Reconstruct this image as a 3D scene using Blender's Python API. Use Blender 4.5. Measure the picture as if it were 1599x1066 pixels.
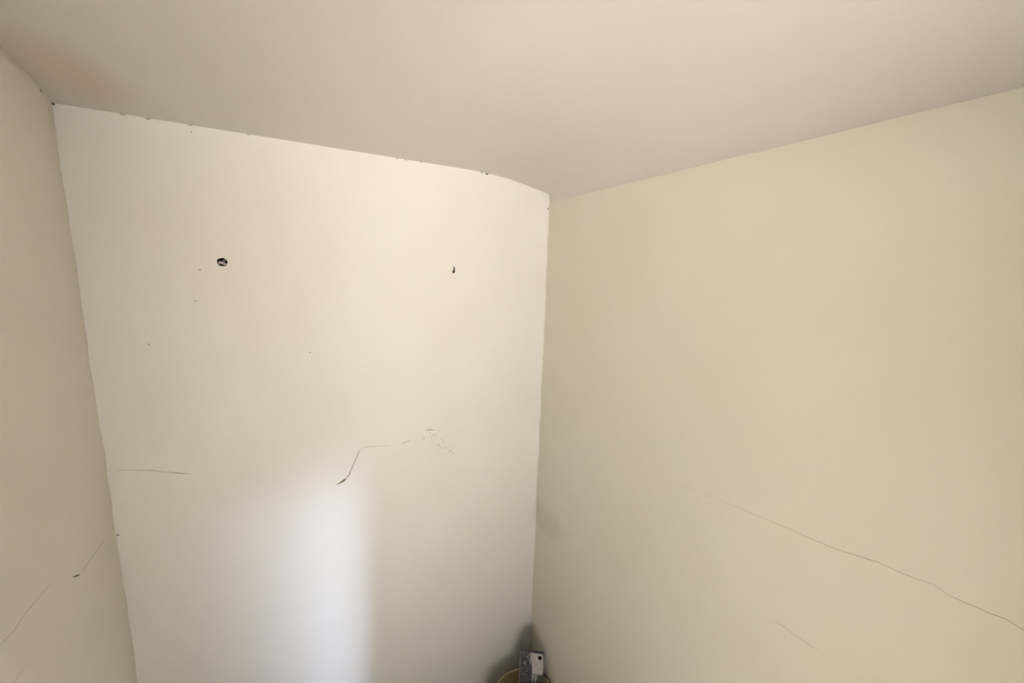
import bpy, bmesh, math, random
from mathutils import Vector, Matrix, Euler
from mathutils.geometry import delaunay_2d_cdt

# ------------------------------------------------------------------ scene, camera, light
scene = bpy.context.scene
for o in list(bpy.data.objects):
    bpy.data.objects.remove(o)
COL = scene.collection
scene.view_settings.view_transform = 'Standard'
scene.view_settings.look = 'None'
scene.view_settings.gamma = 1.0
scene.view_settings.use_curve_mapping = False
scene.view_settings.exposure = 3.0

# room measures in metres: back wall is the plane y = 0, right wall the plane x = 0, floor z = 0
W = 1.346            # width of the recess
H = 2.36             # ceiling height
REAR = -1.7          # wall behind the camera

cam = bpy.data.cameras.new('camera')
cam.sensor_fit = 'HORIZONTAL'
cam.sensor_width = 36.0
cam.lens = 628.32 / 1599 * 36.0
cam.clip_start = 0.02
camo = bpy.data.objects.new('camera', cam)
COL.objects.link(camo)
yaw, pitch, roll = math.radians(28.9904), math.radians(-9.6915), math.radians(1.7365)
fw = Vector((math.sin(yaw) * math.cos(pitch), math.cos(yaw) * math.cos(pitch), math.sin(pitch)))
rt = Vector((math.cos(yaw), -math.sin(yaw), 0))
up = rt.cross(fw)
r2 = rt * math.cos(roll) + up * math.sin(roll)
u2 = -rt * math.sin(roll) + up * math.cos(roll)
m = Matrix((r2, u2, -fw)).transposed().to_4x4()
m.translation = Vector((-0.9008, -1.3610, 2.015))
camo.matrix_world = m
scene.camera = camo

world = bpy.data.worlds.new('daylight')
scene.world = world
world.use_nodes = True
world.node_tree.nodes['Background'].inputs['Color'].default_value = (0.62, 0.78, 1.0, 1)
world.node_tree.nodes['Background'].inputs['Strength'].default_value = 0.06


def area_light(name, loc, target, sx, sy, color, watts):
    l = bpy.data.lights.new(name, 'AREA')
    l.shape = 'RECTANGLE'
    l.size, l.size_y = sx, sy
    l.color = color
    l.energy = watts
    o = bpy.data.objects.new(name, l)
    COL.objects.link(o)
    o.location = loc
    o.rotation_euler = (Vector(target) - Vector(loc)).to_track_quat('-Z', 'Y').to_euler()
    return o


sun = bpy.data.lights.new('sun', 'SUN')
sun.energy = 14.3
sun.angle = math.radians(0.6)
sun.color = (1.0, 0.97, 0.945)
suno = bpy.data.objects.new('sun', sun)
COL.objects.link(suno)
suno.rotation_euler = Vector((-0.30, -0.30, -1.0)).to_track_quat('-Z', 'Y').to_euler()
band = area_light('band_light', (0.06, -5.1, 2.1), (-0.42, 0, -0.05), 0.32, 2.6, (0.58, 0.73, 1.0), 0.98)  # added cool lamp with no window behind it, makes the low wall band
band.rotation_euler = (band.rotation_euler.to_quaternion() @ Euler((0, 0, math.radians(5.0))).to_quaternion()).to_euler()
band.data.spread = math.radians(14)

# ------------------------------------------------------------------ materials
MATS = {}


def nt(name):
    mt = bpy.data.materials.new(name)
    mt.use_nodes = True
    t = mt.node_tree
    b = t.nodes['Principled BSDF']
    MATS[name] = mt
    return mt, t, b


def plain(name, col, rough=0.6, metal=0.0, bump=0.0, scale=60):
    mt, t, b = nt(name)
    b.inputs['Roughness'].default_value = rough
    b.inputs['Metallic'].default_value = metal
    tc = t.nodes.new('ShaderNodeTexCoord')
    n = t.nodes.new('ShaderNodeTexNoise')
    n.inputs['Scale'].default_value = scale
    n.inputs['Detail'].default_value = 4
    t.links.new(tc.outputs['Object'], n.inputs['Vector'])
    mix = t.nodes.new('ShaderNodeMix')
    mix.data_type = 'RGBA'
    mix.inputs[6].default_value = (*[c * 0.82 for c in col], 1)
    mix.inputs[7].default_value = (*[min(1, c * 1.12) for c in col], 1)
    t.links.new(n.outputs['Fac'], mix.inputs[0])
    t.links.new(mix.outputs[2], b.inputs['Base Color'])
    if bump:
        bp = t.nodes.new('ShaderNodeBump')
        bp.inputs['Strength'].default_value = bump
        bp.inputs['Distance'].default_value = 0.002
        t.links.new(n.outputs['Fac'], bp.inputs['Height'])
        t.links.new(bp.outputs['Normal'], b.inputs['Normal'])
    return mt


def plaster(name, col, tint, stains_and_shade=(), rough=0.75, seed=0.0):
    """painted plaster: soft mottling, roller grain, trowel undulation and stains with a shape of their own, one of them painted shade
    stains: (centre, radii, colour, strength, softness)"""
    mt, t, b = nt(name)
    N, K = t.nodes.new, t.links.new
    b.inputs['Roughness'].default_value = rough
    b.inputs['Specular IOR Level'].default_value = 0.3
    geo = N('ShaderNodeNewGeometry')
    pos = geo.outputs['Position']
    off = N('ShaderNodeVectorMath'); off.operation = 'ADD'
    off.inputs[1].default_value = (seed, seed * 1.7, -seed)
    K(pos, off.inputs[0])
    big = N('ShaderNodeTexNoise')
    big.inputs['Scale'].default_value = 3.2
    big.inputs['Detail'].default_value = 3
    K(off.outputs[0], big.inputs['Vector'])
    ramp = N('ShaderNodeMapRange')
    ramp.inputs[1].default_value = 0.35; ramp.inputs[2].default_value = 0.7
    K(big.outputs['Fac'], ramp.inputs[0])
    mix = N('ShaderNodeMix'); mix.data_type = 'RGBA'
    mix.inputs[6].default_value = (*col, 1); mix.inputs[7].default_value = (*tint, 1)
    K(ramp.outputs[0], mix.inputs[0])
    cur = mix.outputs[2]
    for c, rad, scol, stren, soft in stains_and_shade:
        sub = N('ShaderNodeVectorMath'); sub.operation = 'SUBTRACT'
        sub.inputs[1].default_value = c
        K(pos, sub.inputs[0])
        div = N('ShaderNodeVectorMath'); div.operation = 'DIVIDE'
        div.inputs[1].default_value = rad
        K(sub.outputs[0], div.inputs[0])
        nz = N('ShaderNodeTexNoise'); nz.inputs['Scale'].default_value = 9
        nz.inputs['Detail'].default_value = 3
        K(off.outputs[0], nz.inputs['Vector'])
        ln = N('ShaderNodeVectorMath'); ln.operation = 'LENGTH'
        K(div.outputs[0], ln.inputs[0])
        ad = N('ShaderNodeMath'); ad.operation = 'MULTIPLY_ADD'
        ad.inputs[1].default_value = 0.5
        K(nz.outputs['Fac'], ad.inputs[0]); K(ln.outputs['Value'], ad.inputs[2])
        mr = N('ShaderNodeMapRange'); mr.interpolation_type = 'SMOOTHSTEP'
        mr.inputs[1].default_value = 1.25; mr.inputs[2].default_value = 1.25 - soft
        mr.inputs[3].default_value = 0; mr.inputs[4].default_value = stren
        K(ad.outputs[0], mr.inputs[0])
        mx = N('ShaderNodeMix'); mx.data_type = 'RGBA'; mx.blend_type = 'MULTIPLY'
        mx.inputs[7].default_value = (*scol, 1)
        K(mr.outputs[0], mx.inputs[0]); K(cur, mx.inputs[6])
        cur = mx.outputs[2]
    K(cur, b.inputs['Base Color'])
    fine = N('ShaderNodeTexNoise'); fine.inputs['Scale'].default_value = 170; fine.inputs['Detail'].default_value = 3
    K(off.outputs[0], fine.inputs['Vector'])
    wav = N('ShaderNodeTexNoise'); wav.inputs['Scale'].default_value = 5; wav.inputs['Detail'].default_value = 4
    K(off.outputs[0], wav.inputs['Vector'])
    b1 = N('ShaderNodeBump'); b1.inputs['Strength'].default_value = 0.25; b1.inputs['Distance'].default_value = 0.0007
    K(fine.outputs['Fac'], b1.inputs['Height'])
    b2 = N('ShaderNodeBump'); b2.inputs['Strength'].default_value = 0.35; b2.inputs['Distance'].default_value = 0.006
    K(wav.outputs['Fac'], b2.inputs['Height']); K(b1.outputs['Normal'], b2.inputs['Normal'])
    K(b2.outputs['Normal'], b.inputs['Normal'])
    return mt


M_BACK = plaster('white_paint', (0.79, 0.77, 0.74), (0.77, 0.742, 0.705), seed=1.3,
                 stains_and_shade=[((0.0, 0, 0.975), (0.035, 1, 0.085), (0.90, 0.90, 0.90), 0.8, 0.7),
                         ((-1.02, 0, 2.05), (0.36, 1, 0.40), (0.985, 0.955, 0.90), 0.8, 1.0)])  # second patch: warm, dimmer light of the upper left put into the colour
M_RIGHT = plaster('cream_paint', (0.735, 0.70, 0.605), (0.725, 0.685, 0.575), seed=4.1,
                  stains_and_shade=[((0, -0.06, 0.985), (1, 0.19, 0.090), (0.87, 0.88, 0.90), 0.85, 0.6)])
M_LEFT = plaster('beige_paint', (0.76, 0.71, 0.635), (0.745, 0.69, 0.605), seed=7.7)
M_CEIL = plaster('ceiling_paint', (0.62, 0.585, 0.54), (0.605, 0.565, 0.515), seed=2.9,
                 stains_and_shade=[((-1.25, -0.22, H), (0.12, 0.24, 1), (0.93, 0.86, 0.77), 0.9, 0.7)])
M_CRACK = plain('bare_plaster', (0.30, 0.24, 0.18), 0.95)
M_HAIR = plain('hairline_plaster', (0.50, 0.43, 0.34), 0.95)
M_DARK = plain('dark_lining', (0.05, 0.035, 0.025), 0.95)  # dark brown inside of the hole and the ceiling-edge gaps
M_PLUG = plain('broken_filler', (0.62, 0.55, 0.50), 0.9, bump=0.6, scale=200)
M_STEEL = plain('tarnished_steel', (0.035, 0.026, 0.018), 0.6, 0.0)
M_CAULK = plain('white_caulk', (0.82, 0.77, 0.69), 0.6)
M_FLOOR = plain('worn_floor', (0.20, 0.185, 0.175), 0.7, bump=0.3, scale=12)
M_OUTER = plain('masonry', (0.5, 0.47, 0.42), 0.9)
M_BOUNCE = plain('pale_bounce_ground', (0.60, 0.565, 0.52), 0.9, scale=8)  # invented ground outside the doorway, pale so that it bounces sun
M_FRAME = plain('white_frame', (0.75, 0.73, 0.70), 0.5)


# ------------------------------------------------------------------ helpers
def new_obj(name, me, mat, parent=None, kind=None):
    me.materials.append(mat)
    o = bpy.data.objects.new(name, me)
    COL.objects.link(o)
    if parent:
        o.parent = parent
    if kind:
        o['kind'] = kind
    return o


def bm_obj(name, bm, mat, parent=None, kind=None, smooth=False):
    bmesh.ops.recalc_face_normals(bm, faces=bm.faces)
    me = bpy.data.meshes.new(name)
    bm.to_mesh(me)
    bm.free()
    if smooth:
        for p in me.polygons:
            p.use_smooth = True
    return new_obj(name, me, mat, parent, kind)


def py_obj(name, vs, fs, mat, parent=None, kind=None, smooth=False):
    me = bpy.data.meshes.new(name)
    me.from_pydata([tuple(v) for v in vs], [], fs)
    if smooth:
        for p in me.polygons:
            p.use_smooth = True
    return new_obj(name, me, mat, parent, kind)


def inside(pt, poly):
    x, y = pt
    c = False
    n = len(poly)
    for i in range(n):
        x1, y1 = poly[i]
        x2, y2 = poly[i - 1]
        if (y1 > y) != (y2 > y) and x < (x2 - x1) * (y - y1) / (y2 - y1) + x1:
            c = not c
    return c


def sheet(outline, holes, grid, fmap):
    """triangulated sheet with real openings; fmap turns (u, v) into a point in the room"""
    pts, edges = [], []

    def loop(poly):
        s = len(pts)
        pts.extend(Vector(p) for p in poly)
        n = len(poly)
        edges.extend((s + i, s + (i + 1) % n) for i in range(n))
    loop(outline)
    for h in holes:
        loop(h)
    us = [p[0] for p in outline]
    vs = [p[1] for p in outline]
    if grid:
        gu, gv = grid
        for u in gu:
            for v in gv:
                if inside((u, v), outline):
                    pts.append(Vector((u, v)))
    vv, ee, ff, _, _, _ = delaunay_2d_cdt(pts, edges, [], 0, 1e-7)
    keep = []
    for f in ff:
        c = sum((vv[i] for i in f), Vector((0, 0))) / 3
        if not inside(c, outline):
            continue
        if any(inside(c, h) for h in holes):
            continue
        keep.append(f)
    return [fmap(v.x, v.y) for v in vv], keep


def lin(a, b, n):
    return [a + (b - a) * i / n for i in range(n + 1)]


def slit(line, w0, rnd, wobble=0.35):
    """polyline with widths -> (left side, right side, middle); ends taper to a point"""
    n = len(line)
    L, R = [], []
    dense = []
    for i in range(n - 1):
        a, b = Vector(line[i]), Vector(line[i + 1])
        k = max(1, int((b - a).length / 0.012))
        for j in range(k):
            p = a.lerp(b, j / k)
            if 0 < j:
                p += Vector((rnd.uniform(-1, 1), rnd.uniform(-1, 1))) * 0.0007
            dense.append(p)
    dense.append(Vector(line[-1]))
    n = len(dense)
    mid = []
    for i, p in enumerate(dense):
        d = (dense[min(i + 1, n - 1)] - dense[max(i - 1, 0)]).normalized()
        q = Vector((-d.y, d.x))
        t = i / (n - 1)
        w = (w0(t) if callable(w0) else w0) * (1 + rnd.uniform(-wobble, wobble)) * 0.5
        if i in (0, n - 1):
            w *= 0.25
        L.append(p + q * w)
        R.append(p - q * w)
        mid.append(p)
    return L, R, mid


def make_wall(name, outline, fmap, mat, inward, cracks=(), pits=(), grid=None, seed=1, extra_holes=()):
    """a wall with cracks and chips cut into it; each crack / chip is a child that lines its groove.
    inward: direction into the masonry, cracks: (line, width, depth, material), pits: (u, v, ru, rv, depth, material)"""
    rnd = random.Random(seed)
    holes, kids = [], []
    inn = Vector(inward)
    for line, w, depth, cm in cracks:
        L, R, mid = slit(line, w, rnd)
        holes.append([tuple(p) for p in L] + [tuple(p) for p in reversed(R)])
        n = len(L)
        vs = [fmap(*p) for p in L] + [fmap(*p) + inn * depth for p in mid] + [fmap(*p) for p in R]
        fs = []
        for i in range(n - 1):
            fs.append((i, i + 1, n + i + 1, n + i))
            fs.append((n + i, n + i + 1, 2 * n + i + 1, 2 * n + i))
        fs += [(0, n, 2 * n), (n - 1, 2 * n - 1, 3 * n - 1)]
        kids.append(('crack', vs, fs, cm))
    for u, v, ru, rv, depth, cm in pits:
        k = 9
        ring = []
        for i in range(k):
            a = 2 * math.pi * i / k
            s = rnd.uniform(0.7, 1.15)
            ring.append((u + ru * s * math.cos(a), v + rv * s * math.sin(a)))
        holes.append(ring)
        vs = [fmap(*p) for p in ring] + [fmap(u + (p[0] - u) * .5, v + (p[1] - v) * .5) + inn * depth for p in ring]
        fs = [(i, (i + 1) % k, k + (i + 1) % k, k + i) for i in range(k)] + [tuple(range(k, 2 * k))]
        kids.append(('chip', vs, fs, cm))
    vs, fs = sheet(outline, holes + list(extra_holes), grid, fmap)
    # masonry thickness behind the face
    me = bpy.data.meshes.new(name)
    me.from_pydata([tuple(v) for v in vs], [], fs)
    bm = bmesh.new()
    bm.from_mesh(me)
    bmesh.ops.recalc_face_normals(bm, faces=bm.faces)
    if bm.faces and sum((f.normal.dot(inn) * f.calc_area() for f in bm.faces)) > 0:
        bmesh.ops.reverse_faces(bm, faces=bm.faces)
    bm.to_mesh(me)
    bm.free()
    for p in me.polygons:
        p.use_smooth = True
    wall = new_obj(name, me, mat, None, 'structure')
    core = py_obj('masonry', *slab_behind(outline, fmap, inn, 0.05, 0.09), M_OUTER, wall)
    for nm, kv, kf, cm in kids:
        py_obj(nm, kv, kf, cm, wall)
    return wall


def slab_behind(outline, fmap, inn, d0, d1):
    us = [p[0] for p in outline]
    vs_ = [p[1] for p in outline]
    q = [(min(us), min(vs_)), (max(us), min(vs_)), (max(us), max(vs_)), (min(us), max(vs_))]
    vs = [fmap(*p) + inn * d0 for p in q] + [fmap(*p) + inn * d1 for p in q]
    return vs, [(0, 1, 2, 3), (7, 6, 5, 4), (0, 4, 5, 1), (1, 5, 6, 2), (2, 6, 7, 3), (3, 7, 4, 0)]


def sstep(a, b, x):
    t = min(1, max(0, (x - a) / (b - a)))
    return t * t * (3 - 2 * t)


def interp(tab, x):
    if x <= tab[0][0]:
        return tab[0][1]
    for (x0, y0), (x1, y1) in zip(tab, tab[1:]):
        if x <= x1:
            return y0 + (y1 - y0) * (x - x0) / (x1 - x0)
    return tab[-1][1]


def box(bm, x0, x1, y0, y1, z0, z1):
    v = [bm.verts.new(p) for p in ((x0, y0, z0), (x1, y0, z0), (x1, y1, z0), (x0, y1, z0),
                                   (x0, y0, z1), (x1, y0, z1), (x1, y1, z1), (x0, y1, z1))]
    for f in ((0, 3, 2, 1), (4, 5, 6, 7), (0, 1, 5, 4), (1, 2, 6, 5), (2, 3, 7, 6), (3, 0, 4, 7)):
        bm.faces.new([v[i] for i in f])


def sweep(bm, path, rad, k=8, caps=True):
    rings = []
    n = len(path)
    path = [Vector(p) for p in path]
    ref = Vector((0.3, 0.2, 1)).normalized()
    for i, p in enumerate(path):
        d = (path[min(i + 1, n - 1)] - path[max(i - 1, 0)]).normalized()
        a = d.cross(ref)
        if a.length < 1e-3:
            a = d.cross(Vector((1, 0, 0)))
        a.normalize()
        b = d.cross(a)
        r = rad[i] if isinstance(rad, (list, tuple)) else rad
        rings.append([bm.verts.new(p + a * r * math.cos(2 * math.pi * j / k) + b * r * math.sin(2 * math.pi * j / k)) for j in range(k)])
    for A, B in zip(rings, rings[1:]):
        for j in range(k):
            bm.faces.new((A[j], A[(j + 1) % k], B[(j + 1) % k], B[j]))
    if caps:
        bm.faces.new(rings[0][::-1])
        bm.faces.new(rings[-1])


# ------------------------------------------------------------------ the room
# ceiling: level on the left, sagging towards the right wall from a soft diagonal bend
SAG = [(0.0, 0.0), (0.25, 0.006), (0.42, 0.0105), (0.62, 0.0215), (0.82, 0.0325), (1.0, 0.0422)]
LEDGE = [(-3.2, 0.055), (-0.27, 0.0455), (-0.17, 0.032), (-0.11, 0.0225), (-0.05, 0.011), (0.0, 0.0)]


def left_lean(y, z):
    """uneven cove where the left wall meets the ceiling"""
    return interp(LEDGE, y) * sstep(H - 0.70, H + 0.01, z) ** 1.3


def ceil_z(x, y):
    xs = -0.30 + 0.34 * max(y, -1.6)
    t = min(1, max(0, (x - xs) / (0 - xs)))
    d = interp(SAG, t)
    d += 0.0305 * sstep(0.0, -0.05, y) * sstep(-0.04 - 0.75 * min(0.6, -y), 0.0, x)
    return H - d


def seam(z, s):
    """brush wobble of the corners"""
    return 0.0008 * math.sin(z * 13 + s) + 0.0006 * math.sin(z * 41 + 2.1 * s) + 0.0003 * math.sin(z * 140 + s)


gx = sorted(set(round(v, 5) for v in lin(-W, -0.62, 14) + lin(-0.62, 0.0, 40)))
gy = sorted(set(round(v, 5) for v in lin(REAR, -1.7, 6) + lin(-1.7, -0.12, 36) + lin(-0.12, 0.0, 14)))
vs, fs = [], []
gxx = [-W - 0.04] + gx + [0.03]
gyy = gy + [0.03]
for y in gyy:
    for x in gxx:
        vs.append((x, y, ceil_z(min(0, x), min(0, y))))
nx = len(gxx)
for j in range(len(gyy) - 1):
    for i in range(nx - 1):
        a = j * nx + i
        fs.append((a, a + nx, a + nx + 1, a + 1))
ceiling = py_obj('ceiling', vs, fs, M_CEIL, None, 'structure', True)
bm = bmesh.new()
box(bm, -W - 0.1, 0.1, REAR - 0.1, 0.1, H + 0.03, H + 0.09)
bm_obj('slab', bm, M_OUTER, ceiling)

bm = bmesh.new()
box(bm, -W - 0.1, 0.1, REAR - 0.1, 0.1, -0.08, 0.0)
bm_obj('floor', bm, M_FLOOR, None, 'structure')

# back wall -----------------------------------------------------------
HOLE = (-1.0576, 2.0195, 0.0118, 0.0112)
hole_ring = []
rr = random.Random(5)
for i in range(22):
    a = 2 * math.pi * i / 22
    s = 1 + rr.uniform(-0.07, 0.07)
    hole_ring.append((HOLE[0] + HOLE[2] * s * math.cos(a), HOLE[1] + HOLE[3] * s * math.sin(a)))

back_cracks = [
    ([(-0.8, 1.3002), (-0.7859, 1.306), (-0.7737, 1.3124), (-0.7675, 1.3179)], 0.0052, 0.006, M_CRACK),
    ([(-0.7670, 1.3184), (-0.7591, 1.3276), (-0.7459, 1.3571), (-0.7328, 1.3844), (-0.7261, 1.4015), (-0.7197, 1.4118)],
     lambda t: 0.0030 - 0.0011 * t, 0.003, M_CRACK),
    ([(-0.7193, 1.4121), (-0.7092, 1.4167), (-0.6738, 1.4122), (-0.6482, 1.4097), (-0.6178, 1.4063)],
     lambda t: 0.0017 - 0.0009 * t, 0.002, M_HAIR),
    ([(-0.5844, 1.4072), (-0.5663, 1.4087), (-0.5502, 1.4106)], 0.0018, 0.002, M_HAIR),
    ([(-1.330, 1.4722), (-1.3047, 1.4656), (-1.2793, 1.4599), (-1.2534, 1.4532), (-1.2338, 1.445), (-1.2068, 1.436), (-1.175, 1.4259)],
     lambda t: 0.0008 + 0.0012 * t, 0.002, M_HAIR),
    ([(-0.4925, 1.4408), (-0.4794, 1.441), (-0.4625, 1.4357)], 0.0036, 0.004, M_CRACK),
]
back_pits = [(u, v, 0.0026, 0.0020, 0.0015, M_HAIR) for u, v in
             [(-0.477, 1.427), (-0.4649, 1.4195), (-0.4722, 1.4113), (-0.4576, 1.4137), (-0.4429, 1.4311), (-0.433, 1.3967),
              (-0.4255, 1.3826), (-0.438, 1.3621), (-0.4179, 1.3582), (-0.4052, 1.3403), (-0.3975, 1.344), (-0.3872, 1.3316),
              (-0.501, 1.4115), (-0.4454, 1.3762)]]
back_pits += [(-1.2316, 1.8014, 0.0026, 0.0026, 0.002, M_HAIR), (-1.1248, 1.9142, 0.0036, 0.0019, 0.002, M_HAIR),
              (-1.1084, 1.9979, 0.0025, 0.0025, 0.002, M_HAIR), (-0.8562, 1.7549, 0.0024, 0.0024, 0.002, M_HAIR),
              (-1.0981, 2.344, 0.0022, 0.0022, 0.002, M_HAIR), (-0.5418, 0.9162, 0.0020, 0.0020, 0.002, M_HAIR),
              (-1.3435, 1.2866, 0.0045, 0.0032, 0.004, M_HAIR), (-0.0045, 2.2633, 0.0040, 0.0050, 0.003, M_CRACK),
              (-1.3430, 2.3582, 0.0030, 0.0028, 0.006, M_DARK), (-0.268, 2.3555, 0.0062, 0.0040, 0.008, M_DARK),
              (-0.289, 2.3575, 0.0035, 0.0025, 0.004, M_CRACK), (-0.5806, 2.3585, 0.0035, 0.0018, 0.003, M_HAIR),
              (-0.5545, 2.3585, 0.0035, 0.0020, 0.003, M_HAIR), (-0.5048, 2.3590, 0.0045, 0.0014, 0.003, M_HAIR),
              (-1.2277, 2.359, 0.0060, 0.0024, 0.003, M_HAIR), (-1.1812, 2.3585, 0.0060, 0.0022, 0.003, M_HAIR),
              (-1.100, 2.3588, 0.0060, 0.0015, 0.003, M_HAIR), (-0.975, 2.3588, 0.0050, 0.0015, 0.003, M_HAIR)]
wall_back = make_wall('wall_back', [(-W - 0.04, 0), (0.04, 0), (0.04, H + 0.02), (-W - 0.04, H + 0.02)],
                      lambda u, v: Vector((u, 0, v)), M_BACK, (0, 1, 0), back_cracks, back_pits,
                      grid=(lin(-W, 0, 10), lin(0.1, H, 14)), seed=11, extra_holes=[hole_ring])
# the drilled hole: dark lining and a broken piece of filler in it
k = len(hole_ring)
vs = [(u, 0, v) for u, v in hole_ring] + [(u, 0.045, v) for u, v in hole_ring]
fs = [(i, (i + 1) % k, k + (i + 1) % k, k + i) for i in range(k)] + [tuple(range(k, 2 * k))]
o = py_obj('drilled_hole', vs, fs, M_DARK, wall_back)
o['label'] = 'round hole broken into the back wall'
bm = bmesh.new()
for (du, dv, ru, rv) in [(-0.0048, -0.0008, 0.0058, 0.0044), (0.0012, -0.0022, 0.0052, 0.0040), (0.0052, -0.0052, 0.0042, 0.0028), (0.0045, 0.0052, 0.0040, 0.0022)]:
    geom = bmesh.ops.create_icosphere(bm, subdivisions=2, radius=1.0)
    for v in geom['verts']:
        n = 1 + rr.uniform(-0.12, 0.12)
        v.co = Vector((HOLE[0] + du + v.co.x * ru * n, 0.008 + v.co.y * 0.0055 * n, HOLE[1] + dv + v.co.z * rv * n))
o = bm_obj('filler_lump', bm, M_PLUG, wall_back, smooth=True)
o['label'] = 'pale broken filler inside the hole'

# left wall -----------------------------------------------------------
left_cracks = [
    ([(-0.0696, 1.3179), (-0.0965, 1.3214), (-0.1271, 1.3212), (-0.166, 1.323), (-0.2001, 1.3215)], 0.0014, 0.002, M_HAIR),
    ([(-0.2065, 1.3214), (-0.2225, 1.3302), (-0.238, 1.3386)], 0.0042, 0.005, M_CRACK),
    ([(-0.70, 1.405), (-0.62, 1.398), (-0.535, 1.4007), (-0.4753, 1.3923), (-0.4586, 1.3902), (-0.4323, 1.3864), (-0.4155, 1.3908),
      (-0.3814, 1.3883), (-0.3255, 1.3847), (-0.2999, 1.3866), (-0.2805, 1.3898)], lambda t: 0.0011 - 0.0005 * t, 0.001, M_HAIR),
    ([(-0.5102, 1.303), (-0.4619, 1.3076), (-0.4398, 1.3054), (-0.4163, 1.3031)], 0.0011, 0.001, M_HAIR),
]
wall_left = make_wall('wall_left', [(REAR, 0), (0.02, 0), (0.02, H + 0.02), (REAR, H + 0.02)],
                      lambda u, v: Vector((-W + left_lean(min(0, u), v) + seam(v, 0.7) * sstep(-0.05, 0, u), u, v)),
                      M_LEFT, (-1, 0, 0), left_cracks,
                      [(-0.105, 2.3525, 0.012, 0.0022, 0.002, M_CRACK)],
                      grid=(lin(REAR, -0.9, 8) + lin(-0.85, -0.1, 15) + lin(-0.08, 0.0, 6), lin(0.02, 1.9, 60) + lin(1.93, H, 22)), seed=21)

# right wall ----------------------------------------------------------
right_cracks = [
    ([(-0.70, 1.4628), (-0.7648, 1.47), (-0.8254, 1.48), (-0.8877, 1.487), (-0.9589, 1.4965), (-1.0053, 1.5004), (-1.0496, 1.5054), (-1.0843, 1.514),
      (-1.1164, 1.522), (-1.1427, 1.5232), (-1.1671, 1.5266), (-1.1883, 1.5318), (-1.2054, 1.5264), (-1.2265, 1.5274), (-1.2526, 1.5302),
      (-1.2647, 1.533), (-1.274, 1.5314), (-1.2826, 1.5295), (-1.3059, 1.5288), (-1.40, 1.535), (-1.47, 1.531)],
     lambda t: 0.0003 + 0.0005 * min(1, t * 2), 0.0012, M_HAIR),
    ([(-0.9663, 1.2718), (-0.9887, 1.2753), (-1.012, 1.2741), (-1.0339, 1.2756), (-1.065, 1.2778)], 0.0006, 0.001, M_HAIR),
]
wall_right = make_wall('wall_right', [(REAR, 0), (0.02, 0), (0.02, H + 0.02), (REAR, H + 0.02)],
                       lambda u, v: Vector((seam(v, 2.9) * sstep(-0.05, 0, u), u, v)),
                       M_RIGHT, (1, 0, 0), right_cracks, [],
                       grid=(lin(REAR, -0.9, 8) + lin(-0.85, -0.1, 8) + lin(-0.08, 0.0, 4), lin(0.02, H, 80)), seed=31)

# unseen wall with an invented doorway, and a yard added to bounce sun in
DX0, DX1, DZ = -1.05, -0.50, 2.03
bm = bmesh.new()
T = 0.10
box(bm, -5.0, DX0, REAR - T, REAR, 0, 3.0)
box(bm, DX1, 4.0, REAR - T, REAR, 0, 3.0)
box(bm, DX0, DX1, REAR - T, REAR, DZ, 3.0)
bm_obj('wall_front', bm, M_CEIL, None, 'structure')
bm = bmesh.new()
box(bm, -9.0, 7.0, -12.0, REAR - T, -0.12, -0.02)
bm_obj('bounce_ground', bm, M_BOUNCE, None, 'structure')  # added, unseen: sunlit surface that throws light through the doorway
bm = bmesh.new()
box(bm, 0.75, 0.95, -7.5, REAR - T, -0.02, 3.4)
bm_obj('light_block_right', bm, M_OUTER, None, 'structure')  # added unseen wall, its shadow keeps sun off the ground beside it
bm = bmesh.new()
box(bm, -2.5, -2.3, -3.2, REAR - T, -0.02, 3.4)
bm_obj('light_block_left', bm, M_OUTER, None, 'structure')  # added unseen wall, screens bounced light from the near right side

# ridge of paint and caulk where the back wall meets the right wall
bm = bmesh.new()
path = [Vector((-0.0005 + seam(z, 2.9), -0.0008, z)) for z in lin(0.02, 2.24, 90)]
rads = [0.0028 + 0.0006 * math.sin(z * 37) + 0.0004 * math.sin(z * 91) for z in lin(0.02, 2.24, 90)]
sweep(bm, path, rads, 6)
bm_obj('caulk_bead', bm, M_CAULK, wall_back, smooth=True)

def thing(name, label, cat, loc=(0, 0, 0)):
    o = bpy.data.objects.new(name, None)
    COL.objects.link(o)
    o.empty_display_size = 0.05
    o.location = loc
    o['label'] = label
    o['category'] = cat
    return o


# small hook on the back wall ------------------------------------------
HK = Vector((-0.391, 0.0, 2.0125))
hook = thing('wall_hook', 'small dark metal hook screwed into the pale back wall', 'hook', HK)
bm = bmesh.new()
pts = [(0, 0.012, -0.001), (0, -0.002, -0.001), (0, -0.0055, -0.0008), (0, -0.0078, 0.0012), (0, -0.0083, 0.005), (0, -0.0083, 0.010), (0, -0.0083, 0.0160)]
sweep(bm, pts, [0.0024, 0.0024, 0.0028, 0.0027, 0.0023, 0.0018, 0.0012], 8)
bm_obj('shank', bm, M_STEEL, hook, smooth=True)
bm = bmesh.new()
prof = [(0.0008, 0.0035), (-0.0012, 0.0046), (-0.0030, 0.0040), (-0.0042, 0.0026)]
rings = []
for y, r in prof:
    rings.append([bm.verts.new((r * math.cos(2 * math.pi * j / 12), y, -0.001 + r * math.sin(2 * math.pi * j / 12))) for j in range(12)])
for A, B in zip(rings, rings[1:]):
    for j in range(12):
        bm.faces.new((A[j], A[(j + 1) % 12], B[(j + 1) % 12], B[j]))
bm.faces.new(rings[-1])
bm.faces.new(rings[0][::-1])
bm_obj('collar', bm, M_STEEL, hook, smooth=True)

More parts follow.
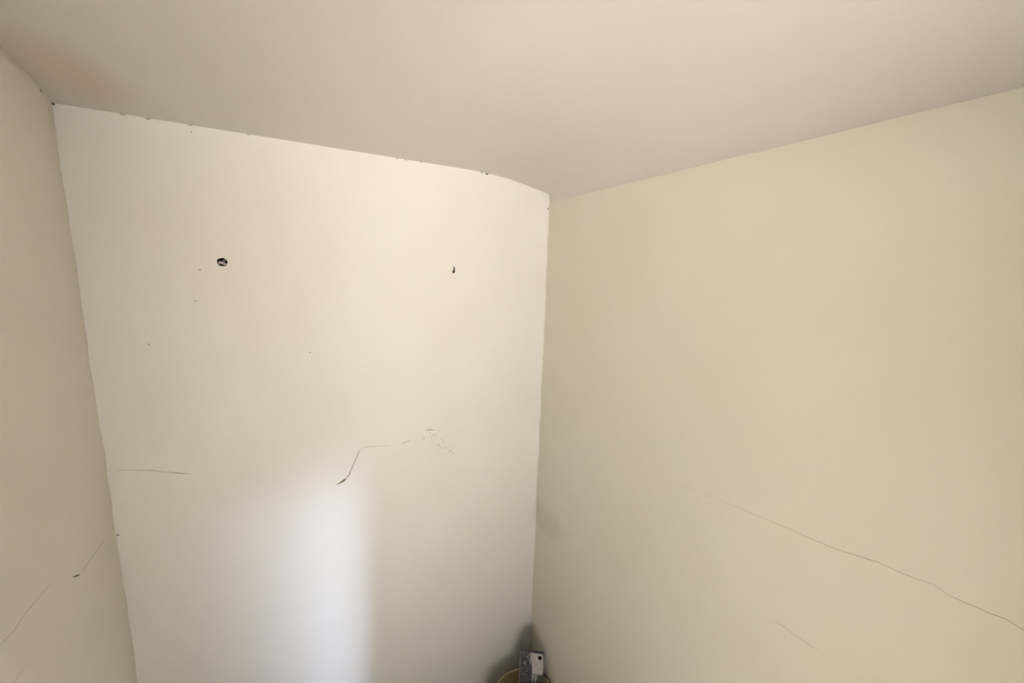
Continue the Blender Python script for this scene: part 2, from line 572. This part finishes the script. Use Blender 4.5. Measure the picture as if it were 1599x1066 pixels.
# bucket in the corner --------------------------------------------------
M_BUCKET = plain('khaki_plastic', (0.36, 0.28, 0.12), 0.45, bump=0.2, scale=40)
M_RIM = plain('worn_plastic_rim', (0.50, 0.41, 0.22), 0.4, scale=70)
M_MUD = plain('dried_plaster', (0.42, 0.39, 0.35), 0.95, bump=0.8, scale=30)
BC = Vector((-0.1395, -0.187, 0.0))
BH, RT, RB = 0.270, 0.134, 0.126
bucket = thing('bucket', 'khaki plastic bucket on the floor in the right corner', 'bucket', BC)


def lathe(bm, prof, k=48):
    rings = []
    for r, z in prof:
        if r < 1e-6:
            rings.append([bm.verts.new((0, 0, z))])
        else:
            rings.append([bm.verts.new((r * math.cos(2 * math.pi * j / k), r * math.sin(2 * math.pi * j / k), z)) for j in range(k)])
    for A, B in zip(rings, rings[1:]):
        for j in range(k):
            if len(A) == 1:
                bm.faces.new((A[0], B[j], B[(j + 1) % k]))
            elif len(B) == 1:
                bm.faces.new((A[j], A[(j + 1) % k], B[0]))
            else:
                bm.faces.new((A[j], A[(j + 1) % k], B[(j + 1) % k], B[j]))


bm = bmesh.new()
lathe(bm, [(0, 0.0), (RB - 0.004, 0.0), (RB, 0.004), (RT - 0.003, BH - 0.004), (RT - 0.005, BH - 0.003), (RB - 0.003, 0.008), (0, 0.006)])
bm_obj('body', bm, M_BUCKET, bucket, smooth=True)
bm = bmesh.new()
prof = []
for i in range(9):
    a = math.pi * i / 8
    prof.append((RT - 0.001 + 0.0045 * math.cos(a), BH - 0.002 + 0.0045 * math.sin(a)))
prof = [(RT + 0.0035, BH - 0.014)] + prof + [(RT - 0.0055, BH - 0.008)]
lathe(bm, prof)
bm_obj('rim', bm, M_RIM, bucket, smooth=True)
bm = bmesh.new()
pts = []
for i in range(25):
    a = math.pi * i / 24
    d = Vector((math.cos(math.radians(150)), math.sin(math.radians(150)), 0))
    q = Vector((-d.y, d.x, 0)) * 1
    v = d * math.cos(a) * (RT + 0.007) + (q * 0.80 + Vector((0, 0, -0.60))) * math.sin(a) * (RT + 0.012)
    pts.append(v + Vector((0, 0, BH - 0.03)))
sweep(bm, pts, 0.0022, 6)
bm_obj('bail', bm, M_STEEL, bucket, smooth=True)
bm = bmesh.new()
rb = random.Random(3)
lathe(bm, [(0, 0.0185), (0.06, 0.018), (RB - 0.008, 0.0165), (RB - 0.006, 0.0085), (0, 0.0083)], 32)
bm_obj('dried_residue', bm, M_MUD, bucket, smooth=True)

# flat paint-spattered bar standing in the bucket ------------------------
mt, t, b = nt('spattered_dark_metal')
N, K = t.nodes.new, t.links.new
tc = N('ShaderNodeTexCoord')
nz = N('ShaderNodeTexNoise'); nz.inputs['Scale'].default_value = 35; nz.inputs['Detail'].default_value = 5
K(tc.outputs['Object'], nz.inputs['Vector'])
cr = N('ShaderNodeValToRGB')
cr.color_ramp.elements[0].position = 0.35; cr.color_ramp.elements[0].color = (0.045, 0.038, 0.045, 1)
cr.color_ramp.elements[1].position = 0.75; cr.color_ramp.elements[1].color = (0.13, 0.115, 0.125, 1)
K(nz.outputs['Fac'], cr.inputs['Fac'])
K(cr.outputs['Color'], b.inputs['Base Color'])
b.inputs['Roughness'].default_value = 0.55
M_BAR = mt
M_WHITE = plain('white_label', (0.56, 0.52, 0.52), 0.6, scale=110)
M_SPLAT = plain('paint_splash', (0.62, 0.58, 0.56), 0.7)
M_PRINT = plain('grey_print', (0.24, 0.22, 0.23), 0.7)
M_BLACK = plain('black_void', (0.012, 0.010, 0.010), 0.8)

TL, TR = Vector((-0.107, -0.0945, 0.405)), Vector((-0.027, -0.1515, 0.405))
ex = (TR - TL).normalized()
BW = (TR - TL).length
dn = Vector((-0.006, -0.031, -0.12)).normalized()        # down along the bar
dn = (dn - ex * dn.dot(ex)).normalized()
nrm = ex.cross(dn).normalized()
if nrm.z < 0:
    nrm = -nrm
# ex: across, dn: down along the face, nrm: out of the face (towards the room)
TOP = (TL + TR) / 2
BL = (0.405 - 0.024) / -dn.z
bar_o = thing('paint_spattered_bar', 'dark paint-spattered flat bar with white label and round hole, standing in the bucket', 'bar',
              TOP + dn * BL)
base = bar_o.location.copy()
TH = 0.013


def P(u, v, d=0.0):
    """u across (0..BW), v down from the top, d out of the face"""
    return TL + ex * u + dn * v + nrm * d - base


HU, HV, HR = BW * 0.835, 0.0195, 0.0082
ring = [(HU + HR * math.cos(2 * math.pi * i / 20), HV + HR * math.sin(2 * math.pi * i / 20)) for i in range(20)]
c = 0.007
outl = [(c, 0), (BW - c, 0.001), (BW - c * 0.3, c * 0.3), (BW, c), (BW, BL), (0, BL), (0, c), (c * 0.3, c * 0.3)]
f_vs, f_fs = sheet(outl, [ring], None, lambda u, v: P(u, v, 0))
b_vs, b_fs = sheet(outl, [ring], None, lambda u, v: P(u, v, -TH))
vs = list(f_vs) + list(b_vs)
nf = len(f_vs)
fs = [tuple(f) for f in f_fs] + [tuple(nf + i for i in reversed(f)) for f in b_fs]
s0 = len(vs)
vs += [P(u, v, 0) for u, v in outl] + [P(u, v, -TH) for u, v in outl]
n = len(outl)
fs += [(s0 + i, s0 + (i + 1) % n, s0 + n + (i + 1) % n, s0 + n + i) for i in range(n)]
me = bpy.data.meshes.new('body')
me.from_pydata([tuple(v) for v in vs], [], fs)
bm = bmesh.new(); bm.from_mesh(me)
bmesh.ops.remove_doubles(bm, verts=bm.verts, dist=1e-5)
bm_obj('body', bm, M_BAR, bar_o)
k = len(ring)
vs = [P(u, v, 0) for u, v in ring] + [P(u, v, -TH) for u, v in ring]
fs = [(i, (i + 1) % k, k + (i + 1) % k, k + i) for i in range(k)] + [tuple(range(k, 2 * k))]
o = py_obj('hang_hole', vs, fs, M_BLACK, bar_o)
o['label'] = 'round black hole near the end'
# raised folded edge on the left side of the bar
bm = bmesh.new()
sweep(bm, [P(-0.0015, v, -0.004) for v in lin(0.012, BL - 0.002, 20)], 0.0026, 6)
o = bm_obj('edge_strip', bm, plain('bare_edge', (0.40, 0.33, 0.32), 0.5), bar_o, smooth=True)
# label with a torn outline
rl = random.Random(8)
lab = [(BW * 0.36, 0.004), (BW * 0.55, 0.0028), (BW * 0.90, 0.0035), (BW * 0.975, 0.008), (BW * 0.985, 0.035), (BW * 0.99, 0.0870),
       (BW * 0.80, 0.0890), (BW * 0.62, 0.0865), (BW * 0.52, 0.0880), (BW * 0.515, 0.065), (BW * 0.49, 0.040), (BW * 0.42, 0.030), (BW * 0.40, 0.022), (BW * 0.43, 0.012)]
l_vs, l_fs = sheet(lab, [ring], None, lambda u, v: P(u, v, 0.0008))
n0 = len(l_vs)
n = len(lab)
vs = list(l_vs) + [P(u, v, 0.0008) for u, v in lab] + [P(u, v, 0.0) for u, v in lab]
fs = [tuple(f) for f in l_fs] + [(n0 + i, n0 + (i + 1) % n, n0 + n + (i + 1) % n, n0 + n + i) for i in range(n)]
o = py_obj('label_plate', vs, fs, M_WHITE, bar_o)
o['label'] = 'scuffed white label'
def fleck(vs, fs, u, v, ru, rv, h, rnd):
    k = 7
    s = len(vs)
    vs.append(P(u, v, h))
    for i in range(k):
        a = 2 * math.pi * i / k
        q = rnd.uniform(0.65, 1.2)
        vs.append(P(u + ru * q * math.cos(a), v + rv * q * math.sin(a), 0.0001))
    for i in range(k):
        fs.append((s, s + 1 + i, s + 1 + (i + 1) % k))


vs, fs = [], []
for u, v, r in [(0.17, 0.043, .0030), (0.20, 0.051, .0045), (0.12, 0.049, .0022), (0.28, 0.022, .0035), (0.33, 0.026, .0035), (0.36, 0.014, .0040),
                (0.31, 0.012, .0030), (0.36, 0.034, .0030), (0.44, 0.044, .0040), (0.45, 0.051, .0026), (0.25, 0.038, .0022), (0.30, 0.080, .0030),
                (0.15, 0.093, .0024), (0.90, 0.079, .0032), (0.97, 0.083, .0034), (0.42, 0.036, .0045), (0.94, 0.090, .0020), (0.08, 0.070, .0018)]:
    fleck(vs, fs, u * BW, v, r * 0.8, r, 0.0012, rl)
for i in range(70):
    fleck(vs, fs, rl.uniform(0.03, 0.97) * BW, rl.uniform(0.005, BL * 0.9), rl.uniform(.0005, .0014), rl.uniform(.0005, .0014), 0.0007, rl)
py_obj('paint_flecks', vs, fs, M_SPLAT, bar_o, 'stuff')


def mark(name, u0, u1, v0, v1, h, mat):
    vs = [P(u0, v0, h), P(u1, v0, h), P(u1, v1, h), P(u0, v1, h)]
    low = [P(u0, v0, 0), P(u1, v0, 0), P(u1, v1, 0), P(u0, v1, 0)]
    return py_obj(name, vs + low, [(0, 1, 2, 3), (0, 1, 5, 4), (1, 2, 6, 5), (2, 3, 7, 6), (3, 0, 4, 7)], mat, bar_o)


# worn print: white strokes below the label, faint grey strokes on it
for u0, u1, v0, v1 in [(.52, .60, .0755, .0785), (.52, .545, .0785, .0905), (.575, .60, .0785, .0905), (.545, .575, .0845, .0870),
                       (.64, .67, .0745, .0910), (.67, .72, .0745, .0772), (.72, .75, .0745, .0910), (.67, .72, .0885, .0910),
                       (.52, .60, .0935, .0965), (.64, .75, .0940, .0970), (.52, .55, .0965, .108), (.64, .67, .0970, .108)]:
    mark('print_stroke', u0 * BW, u1 * BW, v0 + 0.016, v1 + 0.016, 0.0004, M_SPLAT)
for u0, u1, v0, v1 in [(.69, .715, .046, .049), (.64, .665, .050, .054), (.69, .72, .054, .057), (.65, .68, .061, .064), (.70, .72, .062, .0655), (.86, .90, .060, .0625), (.86, .875, .0625, .068), (.885, .90, .0625, .068)]:
    mark('print_stroke', u0 * BW, u1 * BW, v0, v1, 0.0011, M_PRINT)
